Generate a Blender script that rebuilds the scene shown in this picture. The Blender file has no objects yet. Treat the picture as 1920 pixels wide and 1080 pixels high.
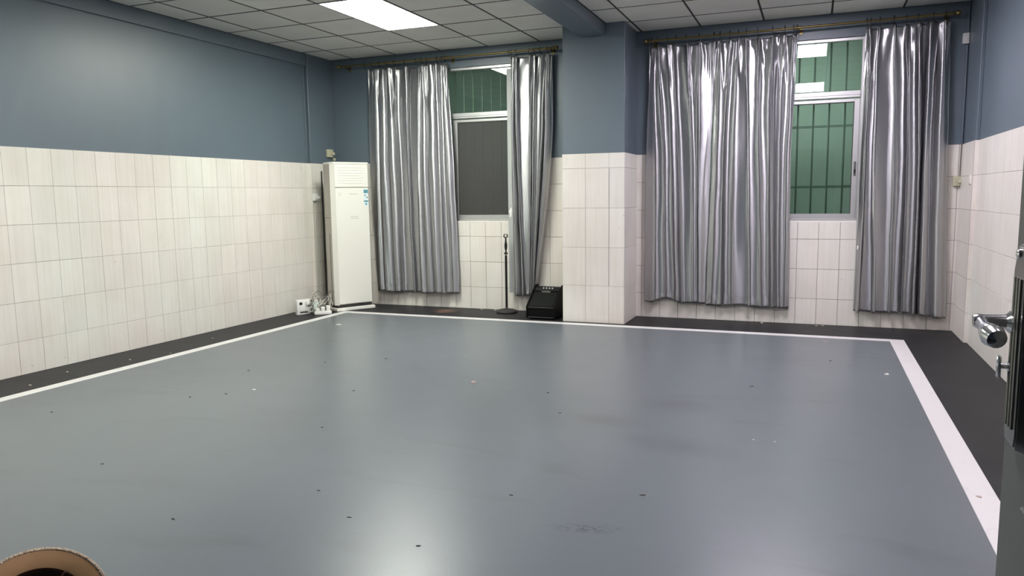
import bpy, bmesh, math, random
from mathutils import Vector, Matrix, noise
random.seed(7)
C = bpy.context.scene.collection
PI = math.pi

# ------------------------------------------------------------------ camera, world, exposure
cam = bpy.data.cameras.new('camera'); camo = bpy.data.objects.new('camera', cam); C.objects.link(camo)
Fw = Vector((-0.36907, 0.92148, -0.12107)); Rt = Vector((0.92882, 0.37030, -0.01300)); Up = Vector((-0.03286, 0.11725, 0.99256))
m = Matrix.Identity(4)
for i in range(3):
    m[i][0], m[i][1], m[i][2] = Rt[i], Up[i], -Fw[i]
m[0][3], m[1][3], m[2][3] = 5.669, 0.0, 1.330
camo.matrix_world = m
cam.sensor_width = 36.0; cam.lens = 1415.8 / 1920 * 36; cam.clip_start = 0.02
bpy.context.scene.camera = camo

w = bpy.data.worlds.new('night'); bpy.context.scene.world = w; w.use_nodes = True
w.node_tree.nodes['Background'].inputs[0].default_value = (0.010, 0.013, 0.018, 1)
w.node_tree.nodes['Background'].inputs[1].default_value = 1.0

vs = bpy.context.scene.view_settings
vs.view_transform = 'Standard'; vs.look = 'None'; vs.gamma = 1.0; vs.use_curve_mapping = False
vs.exposure = 0.0
LAMP_LEFT = ((0.97, 1.0, 0.90), 50.0)      # the left bay's panels are a little yellow-green
LAMP_RIGHT = ((0.96, 0.885, 1.0), 38.0)     # the right bay's panels are a little violet
ADDED_YARD_LAMP = 230.0  # strength of the unseen lamps added outside the windows

# ------------------------------------------------------------------ room sizes (metres)
B, P, R, H, T = 8.128, 7.568, 6.95, 3.024, 1.75
FY = 0.67                                  # inner face of the wall with the doorway
ROWS = [0.0, 0.262, 0.562, 0.862, 1.158, 1.455, T]

# ------------------------------------------------------------------ materials
def mat(name, color, rough=0.5, metal=0.0, spec=0.5, **kw):
    mt = bpy.data.materials.new(name); mt.use_nodes = True
    b = mt.node_tree.nodes['Principled BSDF']
    b.inputs['Base Color'].default_value = (*color, 1)
    b.inputs['Roughness'].default_value = rough
    b.inputs['Metallic'].default_value = metal
    b.inputs['Specular IOR Level'].default_value = spec
    for k, v in kw.items():
        b.inputs[k.replace('_', ' ')].default_value = v
    return mt

class N:
    """small helper for node wiring"""
    def __init__(s, mt): s.t = mt.node_tree; s.b = s.t.nodes['Principled BSDF']
    def n(s, kind, **kw):
        nd = s.t.nodes.new(kind)
        for k, v in kw.items(): setattr(nd, k, v)
        return nd
    def l(s, a, b): s.t.links.new(a, b)
    def pos(s, scale=(1, 1, 1)):
        g = s.n('ShaderNodeNewGeometry'); mp = s.n('ShaderNodeMapping'); mp.inputs['Scale'].default_value = scale
        s.l(g.outputs['Position'], mp.inputs['Vector']); return mp.outputs[0]
    def noise(s, scale, vec, detail=3, rough=0.55, dist=0.0):
        nz = s.n('ShaderNodeTexNoise'); nz.inputs['Scale'].default_value = scale; nz.inputs['Detail'].default_value = detail
        nz.inputs['Roughness'].default_value = rough; nz.inputs['Distortion'].default_value = dist
        s.l(vec, nz.inputs['Vector']); return nz.outputs['Fac']
    def ramp(s, fac, stops):
        r = s.n('ShaderNodeValToRGB'); e = r.color_ramp.elements
        while len(e) < len(stops): e.new(0.5)
        for k, (p, c) in enumerate(stops):
            e[k].position = p; e[k].color = (*c, 1) if len(c) == 3 else c
        s.l(fac, r.inputs['Fac']); return r.outputs['Color']
    def mix(s, mode, fac, a, b):
        x = s.n('ShaderNodeMix', data_type='RGBA', blend_type=mode)
        for sock, v in ((x.inputs[0], fac), (x.inputs[6], a), (x.inputs[7], b)):
            if hasattr(v, 'links'): s.l(v, sock)
            else: sock.default_value = v if not isinstance(v, tuple) or len(v) == 4 else (*v, 1)
        return x.outputs[2]
    def math(s, op, a, b=0.0, clamp=False):
        x = s.n('ShaderNodeMath', operation=op); x.use_clamp = clamp
        for sock, v in ((x.inputs[0], a), (x.inputs[1], b)):
            if hasattr(v, 'links'): s.l(v, sock)
            else: sock.default_value = v
        return x.outputs[0]
    def bump(s, h, strength, dist=0.01):
        bp = s.n('ShaderNodeBump'); bp.inputs['Strength'].default_value = strength; bp.inputs['Distance'].default_value = dist
        s.l(h, bp.inputs['Height']); s.l(bp.outputs[0], s.b.inputs['Normal']); return bp

g1 = lambda v: (v, v, v)
M = {}
# blue-grey wall paint
M['paint'] = mat('slate_blue_paint', (0.096, 0.132, 0.165), 0.42, 0, 0.6, Coat_Weight=0.8, Coat_Roughness=0.5)
q = N(M['paint']); f = q.noise(1.3, q.pos((1, 1, 0.6)), 4)
q.l(q.mix('MULTIPLY', 1.0, (0.096, 0.132, 0.165), q.ramp(f, [(0.3, g1(0.93)), (0.7, g1(1.07))])), q.b.inputs['Base Color'])
q.bump(q.noise(60, q.pos((1, 1, 0.15)), 3), 0.12, 0.004)
# painted white wall tile
def tile_mat(name, col, rough):
    mt = mat(name, col, rough, 0, 0.45); q = N(mt)
    oi = q.n('ShaderNodeObjectInfo')
    streak = q.noise(9, q.pos((4.5, 4.5, 0.16)), 4, 0.6)
    blot = q.noise(2.2, q.pos(), 3)
    hue = q.noise(1.1, q.pos((1.0, 1.0, 0.6)), 2)
    c = q.mix('MULTIPLY', 1.0, col, q.ramp(streak, [(0.32, (0.945, 0.935, 0.92)), (0.58, g1(1.0))]))
    c = q.mix('MULTIPLY', 1.0, c, q.ramp(blot, [(0.3, (0.93, 0.92, 0.90)), (0.65, g1(1.0))]))
    c = q.mix('MULTIPLY', 1.0, c, q.ramp(hue, [(0.35, (1.0, 0.965, 0.955)), (0.65, (0.975, 0.99, 0.965))]))
    c = q.mix('MULTIPLY', 1.0, c, q.ramp(oi.outputs['Random'], [(0.0, g1(0.945)), (1.0, g1(1.0))]))
    chips = q.noise(38, q.pos(), 2, 0.5)
    c = q.mix('MULTIPLY', 1.0, c, q.ramp(chips, [(0.205, (0.35, 0.31, 0.28)), (0.235, g1(1.0))]))
    q.l(c, q.b.inputs['Base Color'])
    q.bump(q.math('ADD', streak, q.noise(14, q.pos(), 2)), 0.10, 0.004)
    return mt
M['tile'] = tile_mat('painted_white_tile', (0.80, 0.775, 0.735), 0.33)
M['grout'] = mat('grimy_grout', (0.20, 0.175, 0.15), 0.9)
M['grout_mid'] = mat('half_painted_grout', (0.36, 0.33, 0.30), 0.9)
M['grout_pale'] = mat('painted_over_grout', (0.50, 0.47, 0.44), 0.8)
# floor
M['floor_blue'] = mat('blue_grey_floor_paint', (0.120, 0.136, 0.149), 0.30, 0, 0.42)
q = N(M['floor_blue']); pz = q.pos()
big = q.noise(0.55, pz, 3, 0.5); mid = q.noise(3.0, pz, 4); fine = q.noise(120, pz, 3)
smear = q.noise(1.5, q.pos((0.8, 2.6, 1)), 3, 0.55, 0.6)
c = q.mix('MULTIPLY', 1.0, (0.120, 0.136, 0.149), q.ramp(big, [(0.3, g1(0.92)), (0.7, g1(1.08))]))
c = q.mix('MULTIPLY', 1.0, c, q.ramp(smear, [(0.26, (0.88, 0.865, 0.84)), (0.42, g1(1.0))]))
# two old spill stains and a scuffed patch
g = q.n('ShaderNodeNewGeometry'); spl = q.noise(7, pz, 4, 0.6)
def spot(x, y, rx, ry, rot=0.0):
    mp = q.n('ShaderNodeMapping', vector_type='TEXTURE'); mp.inputs['Location'].default_value = (x, y, 0); mp.inputs['Rotation'].default_value = (0, 0, rot); mp.inputs['Scale'].default_value = (rx, ry, 1)
    q.l(g.outputs['Position'], mp.inputs['Vector']); ln = q.n('ShaderNodeVectorMath', operation='LENGTH'); q.l(mp.outputs[0], ln.inputs[0])
    return q.math('SUBTRACT', 1.15, q.math('ADD', ln.outputs['Value'], q.math('MULTIPLY', spl, 0.7)), True)
st = q.math('ADD', spot(4.90, 4.72, .42, .30), q.math('ADD', spot(5.04, 3.92, .55, .22, -.2), spot(4.55, 4.25, .35, .22)), True)
c = q.mix('MIX', q.math('MULTIPLY', st, 0.55, True), c, (0.070, 0.072, 0.072))
sc = q.math('MULTIPLY', spot(4.86, 2.79, .24, .07, .25), q.ramp(q.noise(60, q.pos((.5, 1, 1)), 2), [(0.48, g1(0)), (0.56, g1(1))]))
c = q.mix('MIX', q.math('MULTIPLY', sc, 1.2, True), c, (0.05, 0.052, 0.06))
q.l(c, q.b.inputs['Base Color'])
rr = q.math('ADD', q.math('MULTIPLY', mid, 0.05), 0.282); q.l(rr, q.b.inputs['Roughness'])
q.bump(q.math('ADD', fine, q.math('MULTIPLY', mid, 1.5)), 0.16, 0.002)
M['floor_dark'] = mat('charcoal_floor_paint', (0.015, 0.015, 0.018), 0.5, 0, 0.22)
q = N(M['floor_dark']); pz = q.pos()
dust = q.noise(3.2, pz, 5, 0.65)
g = q.n('ShaderNodeNewGeometry'); vd = q.n('ShaderNodeVectorMath', operation='DISTANCE'); vd.inputs[1].default_value = (1.68, 7.85, 0)
q.l(g.outputs['Position'], vd.inputs[0])
stain = q.math('SUBTRACT', 0.30, q.math('ADD', vd.outputs['Value'], q.math('MULTIPLY', q.noise(11, pz, 3), 0.25)), True)
c = q.ramp(dust, [(0.35, (0.012, 0.012, 0.014)), (0.75, (0.024, 0.023, 0.025))])
c = q.mix('MIX', q.math('MULTIPLY', stain, 6.0, True), c, (0.16, 0.085, 0.06))
q.l(c, q.b.inputs['Base Color']); q.bump(q.noise(90, pz, 3), 0.25, 0.003)
M['line'] = mat('white_line_paint', (0.80, 0.78, 0.77), 0.40)
q = N(M['line']); q.l(q.ramp(q.noise(5, q.pos(), 5, 0.7), [(0.25, (0.52, 0.50, 0.50)), (0.42, (0.66, 0.64, 0.635))]), q.b.inputs['Base Color'])
# ceiling
M['ceil'] = mat('embossed_ceiling_tile', (0.78, 0.765, 0.73), 0.60, 0, 0.3)
q = N(M['ceil']); oi = q.n('ShaderNodeObjectInfo')
c = q.mix('MULTIPLY', 1.0, (0.78, 0.765, 0.73), q.ramp(oi.outputs['Random'], [(0, g1(0.93)), (1, g1(1.04))]))
c = q.mix('MULTIPLY', 1.0, c, q.ramp(q.noise(3, q.pos(), 4), [(0.3, (0.93, 0.93, 0.90)), (0.7, g1(1.0))]))
q.l(c, q.b.inputs['Base Color'])
wv = q.n('ShaderNodeTexWave', wave_type='BANDS'); wv.inputs['Scale'].default_value = 9; wv.inputs['Distortion'].default_value = 6
wv.inputs['Detail'].default_value = 2; wv.inputs['Detail Scale'].default_value = 2; q.l(q.pos(), wv.inputs['Vector'])
q.bump(wv.outputs['Fac'], 0.22, 0.004)
M['tbar'] = mat('dark_ceiling_grid', (0.035, 0.033, 0.032), 0.7)
M['slab'] = mat('concrete_slab', (0.2, 0.2, 0.2), 0.9)
def emit(name, col, s):
    mt = mat(name, (0.8, 0.8, 0.8), 0.5); b = mt.node_tree.nodes['Principled BSDF']
    b.inputs['Emission Color'].default_value = (*col, 1); b.inputs['Emission Strength'].default_value = s; return mt
M['lampL'] = emit('lit_diffuser_warm', *LAMP_LEFT); M['lampR'] = emit('lit_diffuser_cool', *LAMP_RIGHT)
M['lamp_frame'] = mat('white_lamp_frame', (0.8, 0.8, 0.8), 0.4)
# satin
M['satin'] = mat('silver_satin', (0.44, 0.44, 0.45), 0.33, 0.92)
q = N(M['satin'])
tn = q.n('ShaderNodeTangent'); tn.direction_type = 'RADIAL'; tn.axis = 'Z'; q.l(tn.outputs[0], q.b.inputs['Tangent'])
q.b.inputs['Anisotropic'].default_value = 0.85; q.b.inputs['Anisotropic Rotation'].default_value = 0.25
w1 = q.noise(9, q.pos((1, 1, 0.5)), 3, 0.55, 0.5)
w2 = q.noise(55, q.pos((1, 1, 1)), 2, 0.5)
q.bump(q.math('ADD', w1, q.math('MULTIPLY', w2, 0.05)), 0.22, 0.010)
M['lining'] = mat('pale_curtain_lining', (0.42, 0.43, 0.42), 0.75)
M['lining_seam'] = mat('dark_seam_tape', (0.02, 0.02, 0.022), 0.6)
M['brass'] = mat('tarnished_brass', (0.20, 0.155, 0.065), 0.34, 0.9)
M['ring'] = mat('dark_ring_metal', (0.03, 0.028, 0.025), 0.4, 0.6)
# metal, glass, plastic
M['alu'] = mat('aluminium_frame', (0.60, 0.60, 0.59), 0.38, 0.75)
M['alu_dark'] = mat('dark_gasket', (0.03, 0.03, 0.03), 0.6)
def glass(name, tint, refl=1.0):
    mt = bpy.data.materials.new(name); mt.use_nodes = True; t = mt.node_tree
    t.nodes.remove(t.nodes['Principled BSDF']); out = t.nodes['Material Output']
    tr = t.nodes.new('ShaderNodeBsdfTransparent'); tr.inputs[0].default_value = (*tint, 1)
    gl = t.nodes.new('ShaderNodeBsdfGlossy'); gl.inputs['Roughness'].default_value = 0.012; gl.inputs['Color'].default_value = (refl, refl, refl, 1)
    fr = t.nodes.new('ShaderNodeFresnel'); fr.inputs['IOR'].default_value = 1.52
    mx = t.nodes.new('ShaderNodeMixShader')
    t.links.new(fr.outputs[0], mx.inputs[0]); t.links.new(tr.outputs[0], mx.inputs[1]); t.links.new(gl.outputs[0], mx.inputs[2])
    t.links.new(mx.outputs[0], out.inputs[0]); return mt
M['glass'] = glass('green_tinted_glass', (0.80, 0.88, 0.83))
M['screen'] = bpy.data.materials.new('grey_insect_screen'); M['screen'].use_nodes = True
t = M['screen'].node_tree; tr = t.nodes.new('ShaderNodeBsdfTransparent'); tr.inputs[0].default_value = (0.8, 0.8, 0.8, 1)
mx = t.nodes.new('ShaderNodeMixShader'); mx.inputs[0].default_value = 0.52
pb = t.nodes['Principled BSDF']; pb.inputs['Base Color'].default_value = (0.085, 0.082, 0.08, 1); pb.inputs['Roughness'].default_value = 0.8
t.links.new(tr.outputs[0], mx.inputs[1]); t.links.new(pb.outputs[0], mx.inputs[2]); t.links.new(mx.outputs[0], t.nodes['Material Output'].inputs[0])
M['bar'] = mat('weathered_iron_bar', (0.20, 0.25, 0.22), 0.6, 0.3)
M['bar_pale'] = mat('galvanised_bar', (0.36, 0.40, 0.36), 0.5, 0.3)
M['yard'] = mat('green_render_wall', (0.34, 0.47, 0.38), 0.85)
q = N(M['yard']); q.l(q.ramp(q.noise(1.5, q.pos(), 4), [(0.3, (0.33, 0.41, 0.36)), (0.7, (0.40, 0.47, 0.425))]), q.b.inputs['Base Color'])
M['yard_floor'] = mat('yard_concrete', (0.2, 0.2, 0.19), 0.9)
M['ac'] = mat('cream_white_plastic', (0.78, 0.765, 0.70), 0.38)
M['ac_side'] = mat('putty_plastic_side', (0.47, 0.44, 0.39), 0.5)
M['ac_gap'] = mat('shadow_gap_plastic', (0.05, 0.05, 0.05), 0.7)
M['label_blue'] = mat('label_blue', (0.12, 0.36, 0.44), 0.4)
M['label_white'] = mat('label_white', (0.70, 0.78, 0.78), 0.4)
M['ink'] = mat('dark_ink', (0.05, 0.09, 0.11), 0.5)
M['grey_ink'] = mat('grey_ink', (0.45, 0.43, 0.40), 0.5)
M['black'] = mat('black_plastic', (0.006, 0.0055, 0.006), 0.38, 0, 0.35)
M['black_rough'] = mat('cast_black_base', (0.022, 0.020, 0.020), 0.62)
q = N(M['black_rough']); q.bump(q.noise(150, q.pos(), 2), 0.3, 0.002)
M['tolex'] = mat('black_amp_covering', (0.003, 0.0025, 0.003), 0.6, 0, 0.12)
q = N(M['tolex']); q.bump(q.noise(240, q.pos(), 2), 0.3, 0.002)
M['cloth'] = mat('black_grille_cloth', (0.007, 0.008, 0.007), 0.85, 0, 0.2)
M['chrome'] = mat('chrome', (0.75, 0.75, 0.76), 0.16, 1.0)
M['steel'] = mat('brushed_dark_steel', (0.30, 0.295, 0.28), 0.30, 1.0)
M['door'] = mat('grey_green_steel_door', (0.115, 0.118, 0.108), 0.42, 0.35)
q = N(M['door']); q.bump(q.noise(30, q.pos((3, 3, 0.3)), 3), 0.1, 0.003)
M['tag'] = mat('badge_silver', (0.45, 0.44, 0.42), 0.3, 0.7)
M['knob'] = mat('bright_knob_cap', (0.85, 0.85, 0.85), 0.25, 0.3)
M['plastic'] = mat('white_socket_plastic', (0.78, 0.77, 0.74), 0.35)
M['cream'] = mat('yellowed_socket_plastic', (0.50, 0.48, 0.34), 0.45)
M['clear'] = mat('pale_green_adapter', (0.55, 0.62, 0.57), 0.3)
M['cable_w'] = mat('dirty_white_cable', (0.52, 0.50, 0.45), 0.5)
M['cable_g'] = mat('grey_cable', (0.16, 0.155, 0.14), 0.5)
M['gap_shade'] = mat('black_gap_shade', (0.02, 0.02, 0.02), 0.5)
M['paper'] = mat('torn_white_paper', (0.82, 0.81, 0.78), 0.7)
M['leaf'] = mat('pinkish_scrap', (0.55, 0.45, 0.40), 0.7)
M['grit'] = mat('dark_grit', (0.025, 0.02, 0.018), 0.8)
M['felt'] = mat('tan_hat_fabric', (0.27, 0.155, 0.085), 0.75)
q = N(M['felt']); q.bump(q.noise(400, q.pos(), 2), 0.25, 0.001)
q.l(q.ramp(q.noise(7, q.pos(), 3), [(0.3, (0.42, 0.245, 0.105)), (0.7, (0.52, 0.31, 0.145))]), q.b.inputs['Base Color'])
M['felt_dark'] = mat('dark_brown_sweatband', (0.075, 0.028, 0.017), 0.7)
M['lining_hat'] = mat('dark_hat_lining', (0.05, 0.02, 0.013), 0.85)
M['straw'] = mat('pale_straw_braid', (0.50, 0.40, 0.27), 0.7)
q = N(M['straw']); q.l(q.ramp(q.noise(260, q.pos(), 1), [(0.4, (0.24, 0.15, 0.09)), (0.6, (0.66, 0.56, 0.40))]), q.b.inputs['Base Color'])

# ------------------------------------------------------------------ geometry helpers
def link(name, me, mt=None, parent=None, loc=None):
    o = bpy.data.objects.new(name, me); C.objects.link(o)
    if mt is not None:
        if isinstance(mt, (list, tuple)):
            for x in mt: me.materials.append(x)
        elif not me.materials: me.materials.append(mt)
    if loc is not None: o.location = loc
    if parent is not None: o.parent = parent
    return o
def tag(o, label=None, cat=None, group=None, kind=None):
    if label: o['label'] = label
    if cat: o['category'] = cat
    if group: o['group'] = group
    if kind: o['kind'] = kind
    return o
def empty(name, loc=(0, 0, 0), rz=0.0):
    o = bpy.data.objects.new(name, None); C.objects.link(o); o.location = loc; o.rotation_euler = (0, 0, rz)
    o.empty_display_size = 0.1; return o
def tomesh(bm, name='m', smooth=False):
    bmesh.ops.recalc_face_normals(bm, faces=bm.faces)
    me = bpy.data.meshes.new(name); bm.to_mesh(me); bm.free()
    if smooth:
        for p in me.polygons: p.use_smooth = True
        try: me.set_sharp_from_angle(angle=math.radians(38))
        except Exception: pass
    return me
def box(bm, x0, x1, y0, y1, z0, z1, bev=0.0, mi=0, seg=1):
    b2 = bmesh.new()
    vs_ = [b2.verts.new((x, y, z)) for x in (x0, x1) for y in (y0, y1) for z in (z0, z1)]
    for f in ((0, 1, 3, 2), (4, 6, 7, 5), (0, 4, 5, 1), (2, 3, 7, 6), (0, 2, 6, 4), (1, 5, 7, 3)):
        b2.faces.new([vs_[i] for i in f])
    bmesh.ops.recalc_face_normals(b2, faces=b2.faces)
    if bev: bmesh.ops.bevel(b2, geom=b2.edges[:], offset=bev, segments=seg, affect='EDGES', profile=0.6)
    mp = {v: bm.verts.new(v.co) for v in b2.verts}
    for f in b2.faces:
        nf = bm.faces.new([mp[v] for v in f.verts]); nf.material_index = mi
    b2.free()
def boxo(name, mt, dims, bev=0.0, parent=None, smooth=False, seg=1):
    bm = bmesh.new(); box(bm, *dims, bev=bev, seg=seg); return link(name, tomesh(bm, name, smooth), mt, parent)
def lathe(bm, prof, seg=32, axis='Z', org=(0, 0, 0), cap=True):
    """prof: list of (radius, height)"""
    o = Vector(org)
    def pt(r, h, a):
        c, s = r * math.cos(a), r * math.sin(a)
        if axis == 'Z': return o + Vector((c, s, h))
        if axis == 'X': return o + Vector((h, c, s))
        return o + Vector((c, h, s))
    rings = [[bm.verts.new(pt(max(r, 1e-5), h, 2 * PI * k / seg)) for k in range(seg)] for r, h in prof]
    for a, b in zip(rings, rings[1:]):
        for k in range(seg):
            bm.faces.new((a[k], a[(k + 1) % seg], b[(k + 1) % seg], b[k]))
    if cap:
        bm.faces.new(rings[0]); bm.faces.new(rings[-1])
def tube(bm, pts, r, seg=8, closed=False):
    pts = [Vector(p) for p in pts]; rings = []; n = len(pts); up = Vector((0.13, 0.21, 0.97)).normalized()
    for i, p in enumerate(pts):
        a = pts[(i - 1) % n] if (closed or i > 0) else p; b = pts[(i + 1) % n] if (closed or i < n - 1) else p
        t = (b - a).normalized(); s = t.cross(up)
        if s.length < 0.05: s = t.cross(Vector((1, 0, 0)))
        s.normalize(); u = s.cross(t); rr_ = r[i] if isinstance(r, (list, tuple)) else r
        rings.append([bm.verts.new(p + rr_ * (math.cos(2 * PI * k / seg) * s + math.sin(2 * PI * k / seg) * u)) for k in range(seg)])
    rng = range(n) if closed else range(n - 1)
    for i in rng:
        a, b = rings[i], rings[(i + 1) % n]
        for k in range(seg): bm.faces.new((a[k], a[(k + 1) % seg], b[(k + 1) % seg], b[k]))
    if not closed: bm.faces.new(rings[0]); bm.faces.new(rings[-1])
def spline(pts, n=8):
    """Catmull-Rom through pts"""
    P_ = [Vector(p) for p in pts]; P_ = [2 * P_[0] - P_[1]] + P_ + [2 * P_[-1] - P_[-2]]; out = []
    for i in range(1, len(P_) - 2):
        a, b, c, d = P_[i - 1:i + 3]
        for k in range(n):
            t = k / n
            out.append(0.5 * ((2 * b) + (c - a) * t + (2 * a - 5 * b + 4 * c - d) * t * t + (3 * b - a - 3 * c + d) * t ** 3))
    out.append(P_[-2]); return out
def tubeo(name, pts, r, mt, parent=None, seg=8, closed=False):
    bm = bmesh.new(); tube(bm, pts, r, seg, closed); return link(name, tomesh(bm, name, True), mt, parent)

# ------------------------------------------------------------------ the room shell
floor = boxo('floor', M['floor_dark'], (-0.2, R + 0.2, -1.6, B, -0.12, 0.0)); tag(floor, 'floor painted charcoal around a blue grey centre', None, None, 'structure')
boxo('painted_centre', M['floor_blue'], (0.63, 6.33, FY + 0.10, 7.39, 0.0, 0.0015), parent=floor)
lines = bmesh.new
for nm, d in (('boundary_line', (0.53, 0.632, FY + 0.1, 7.48, 0.0, 0.003)), ('boundary_line', (0.632, 6.328, 7.375, 7.48, 0.0, 0.003)),
              ('boundary_line', (6.328, 6.448, FY + 0.1, 7.48, 0.0, 0.003))):
    boxo(nm, M['line'], d, parent=floor)

ceiling = boxo('ceiling', M['slab'], (-0.2, R + 0.2, -1.6, B + 0.24, 3.06, 3.2)); tag(ceiling, 'suspended ceiling of pale embossed square tiles', None, None, 'structure')

_tc = {}
def panel_mesh(w_, h_, th, ch, key):
    """tile: back at y=0, face towards -Y, centred in X and Z, chamfered rim"""
    k = (round(w_, 3), round(h_, 3), key)
    if k in _tc: return _tc[k]
    a, b = w_ / 2, h_ / 2
    V = [(x, 0, z) for x, z in ((-a, -b), (a, -b), (a, b), (-a, b))] + [(x, -(th - ch), z) for x, z in ((-a, -b), (a, -b), (a, b), (-a, b))]
    a -= ch; b -= ch; V += [(x, -th, z) for x, z in ((-a, -b), (a, -b), (a, b), (-a, b))]
    Fc = [(8, 9, 10, 11)]
    for i in range(4):
        j = (i + 1) % 4; Fc += [(i, j, 4 + j, 4 + i), (4 + i, 4 + j, 8 + j, 8 + i)]
    me = bpy.data.meshes.new(key); me.from_pydata(V, [], Fc); me.update(); _tc[k] = me; return me
def cuts(a, b, off, step):
    k = math.ceil((a - off) / step + 1e-6); out = [a]
    while off + k * step < b - 0.03:
        v = off + k * step
        if v > a + 0.03: out.append(v)
        k += 1
    return out + [b]
def tiles(parent, plane, c, u0, u1, off, rows, step=0.2, gap=0.0035, holes=(), us=None, mt='tile', grout='grout', th=0.008):
    """plane: 'back' faces -Y at y=c, 'left' faces +X at x=c, 'right' faces -X at x=c"""
    us = us or cuts(u0, u1, off, step)
    rot = {'back': 0, 'left': PI / 2, 'right': -PI / 2}[plane]
    d = 0.003
    for (za, zb) in [(rows[0], rows[-1])]:
        segs = [(us[0], us[-1], za, zb)]
        for (hx0, hx1, hz0, hz1) in holes:
            segs = [(us[0], hx0, za, zb), (hx1, us[-1], za, zb), (hx0, hx1, za, hz0)]
        bm = bmesh.new()
        for (a, b, z0, z1) in segs:
            if plane == 'back': box(bm, a, b, c - d, c, z0, z1)
            elif plane == 'left': box(bm, c, c + d, a, b, z0, z1)
            else: box(bm, c - d, c, a, b, z0, z1)
        link('grout', tomesh(bm), M[grout], parent)
    def put(a, b, z0, z1):
        if b - a < 0.02 or z1 - z0 < 0.02: return
        me = panel_mesh(b - a - gap, z1 - z0 - gap, th, 0.0012, 'wall_tile')
        o = link('tile', me, M[mt], parent); u = (a + b) / 2; z = (z0 + z1) / 2
        e = 0.0007 * (random.random() - 0.5)
        o.location = {'back': (u, c - e - 0.0002, z), 'left': (c + e + 0.0002, u, z), 'right': (c - e - 0.0002, u, z)}[plane]
        o.rotation_euler = (random.uniform(-1, 1) * 0.0022, random.uniform(-1, 1) * 0.001, rot + random.uniform(-1, 1) * 0.003)
    for a, b in zip(us, us[1:]):
        for z0, z1 in zip(rows, rows[1:]):
            cell = [(a, b, z0, z1)]
            for (hx0, hx1, hz0, hz1) in holes:
                nc = []
                for (p0, p1, r0, r1) in cell:
                    if p1 <= hx0 or p0 >= hx1 or r1 <= hz0: nc.append((p0, p1, r0, r1)); continue
                    if p0 < hx0: nc.append((p0, hx0, r0, r1))
                    if p1 > hx1: nc.append((hx1, p1, r0, r1))
                    if r0 < hz0: nc.append((max(p0, hx0), min(p1, hx1), r0, hz0))
                cell = nc
            for cc in cell: put(*cc)

W1 = (0.90, 2.66, 1.040, 2.815); W2 = (4.28, 6.085, 1.040, 2.800)
# back wall with two window openings
bm = bmesh.new()
xs = [-0.2, W1[0], W1[1], W2[0], W2[1], R + 0.2]
box(bm, xs[0], xs[1], B, B + 0.24, 0, 3.06); box(bm, xs[2], xs[3], B, B + 0.24, 0, 3.06); box(bm, xs[4], xs[5], B, B + 0.24, 0, 3.06)
for W in (W1, W2):
    box(bm, W[0], W[1], B, B + 0.24, 0, W[2]); box(bm, W[0], W[1], B, B + 0.24, W[3], 3.06)
wb = link('wall_back', tomesh(bm), M['paint']); tag(wb, 'blue grey back wall with white tiled lower half and two windows', None, None, 'structure')
tiles(wb, 'back', B, 0.045, 3.225, 1.89, ROWS, holes=[W1])
tiles(wb, 'back', B, 3.874, R - 0.025, 5.515, ROWS, step=0.197, holes=[W2])
wl = boxo('wall_left', M['paint'], (-0.2, 0.0, FY, B, 0, 3.06)); tag(wl, 'long blue grey left wall above white tiles', None, None, 'structure')
tiles(wl, 'left', 0.0, FY, 7.625, 0.10, ROWS, gap=0.0024, grout='grout_mid')
boxo('ceiling_moulding', M['paint'], (0.0, 0.028, FY, 7.625, 2.887, 3.055), bev=0.004, parent=wl)
cl = boxo('pilaster', M['paint'], (0.0, 0.04, 7.625, B, 0, 3.055), bev=0.003); tag(cl, 'shallow corner pilaster at the end of the left wall', None, None, 'structure')
cl.name = 'corner_pilaster'
tiles(cl, 'back', 7.625, 0.003, 0.049, 0, ROWS, us=[0.003, 0.049], gap=0.0026, grout='grout_mid')
tiles(cl, 'left', 0.04, 7.625, B, 0.10, ROWS, gap=0.0026, grout='grout_mid')
wr = boxo('wall_right', M['paint'], (R, R + 0.2, FY, B, 0, 3.06)); tag(wr, 'blue grey right wall above white tiles', None, None, 'structure')
tiles(wr, 'right', R, FY, 7.52, 0.12, ROWS, gap=0.0018, grout='grout_pale')
cr = boxo('corner_pilaster', M['paint'], (R - 0.028, R, 7.52, B, 0, 3.055), bev=0.003); tag(cr, 'shallow corner pilaster at the end of the right wall', None, None, 'structure')
tiles(cr, 'right', R - 0.028, 7.52, B, 0.12, ROWS, gap=0.003)
tiles(cr, 'back', 7.52, R - 0.037, R - 0.003, 0, ROWS, us=[R - 0.037, R - 0.003], gap=0.003)
# front wall with the doorway the camera stands in
D0, D1 = 4.35, 6.06
bm = bmesh.new()
box(bm, -0.2, D0, FY - 0.14, FY, 0, 3.06); box(bm, D1, R + 0.2, FY - 0.14, FY, 0, 3.06); box(bm, D0, D1, FY - 0.14, FY, 2.15, 3.06)
wf = link('wall_front', tomesh(bm), M['paint']); tag(wf, 'wall with the doorway the room is entered by', None, None, 'structure')
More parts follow.
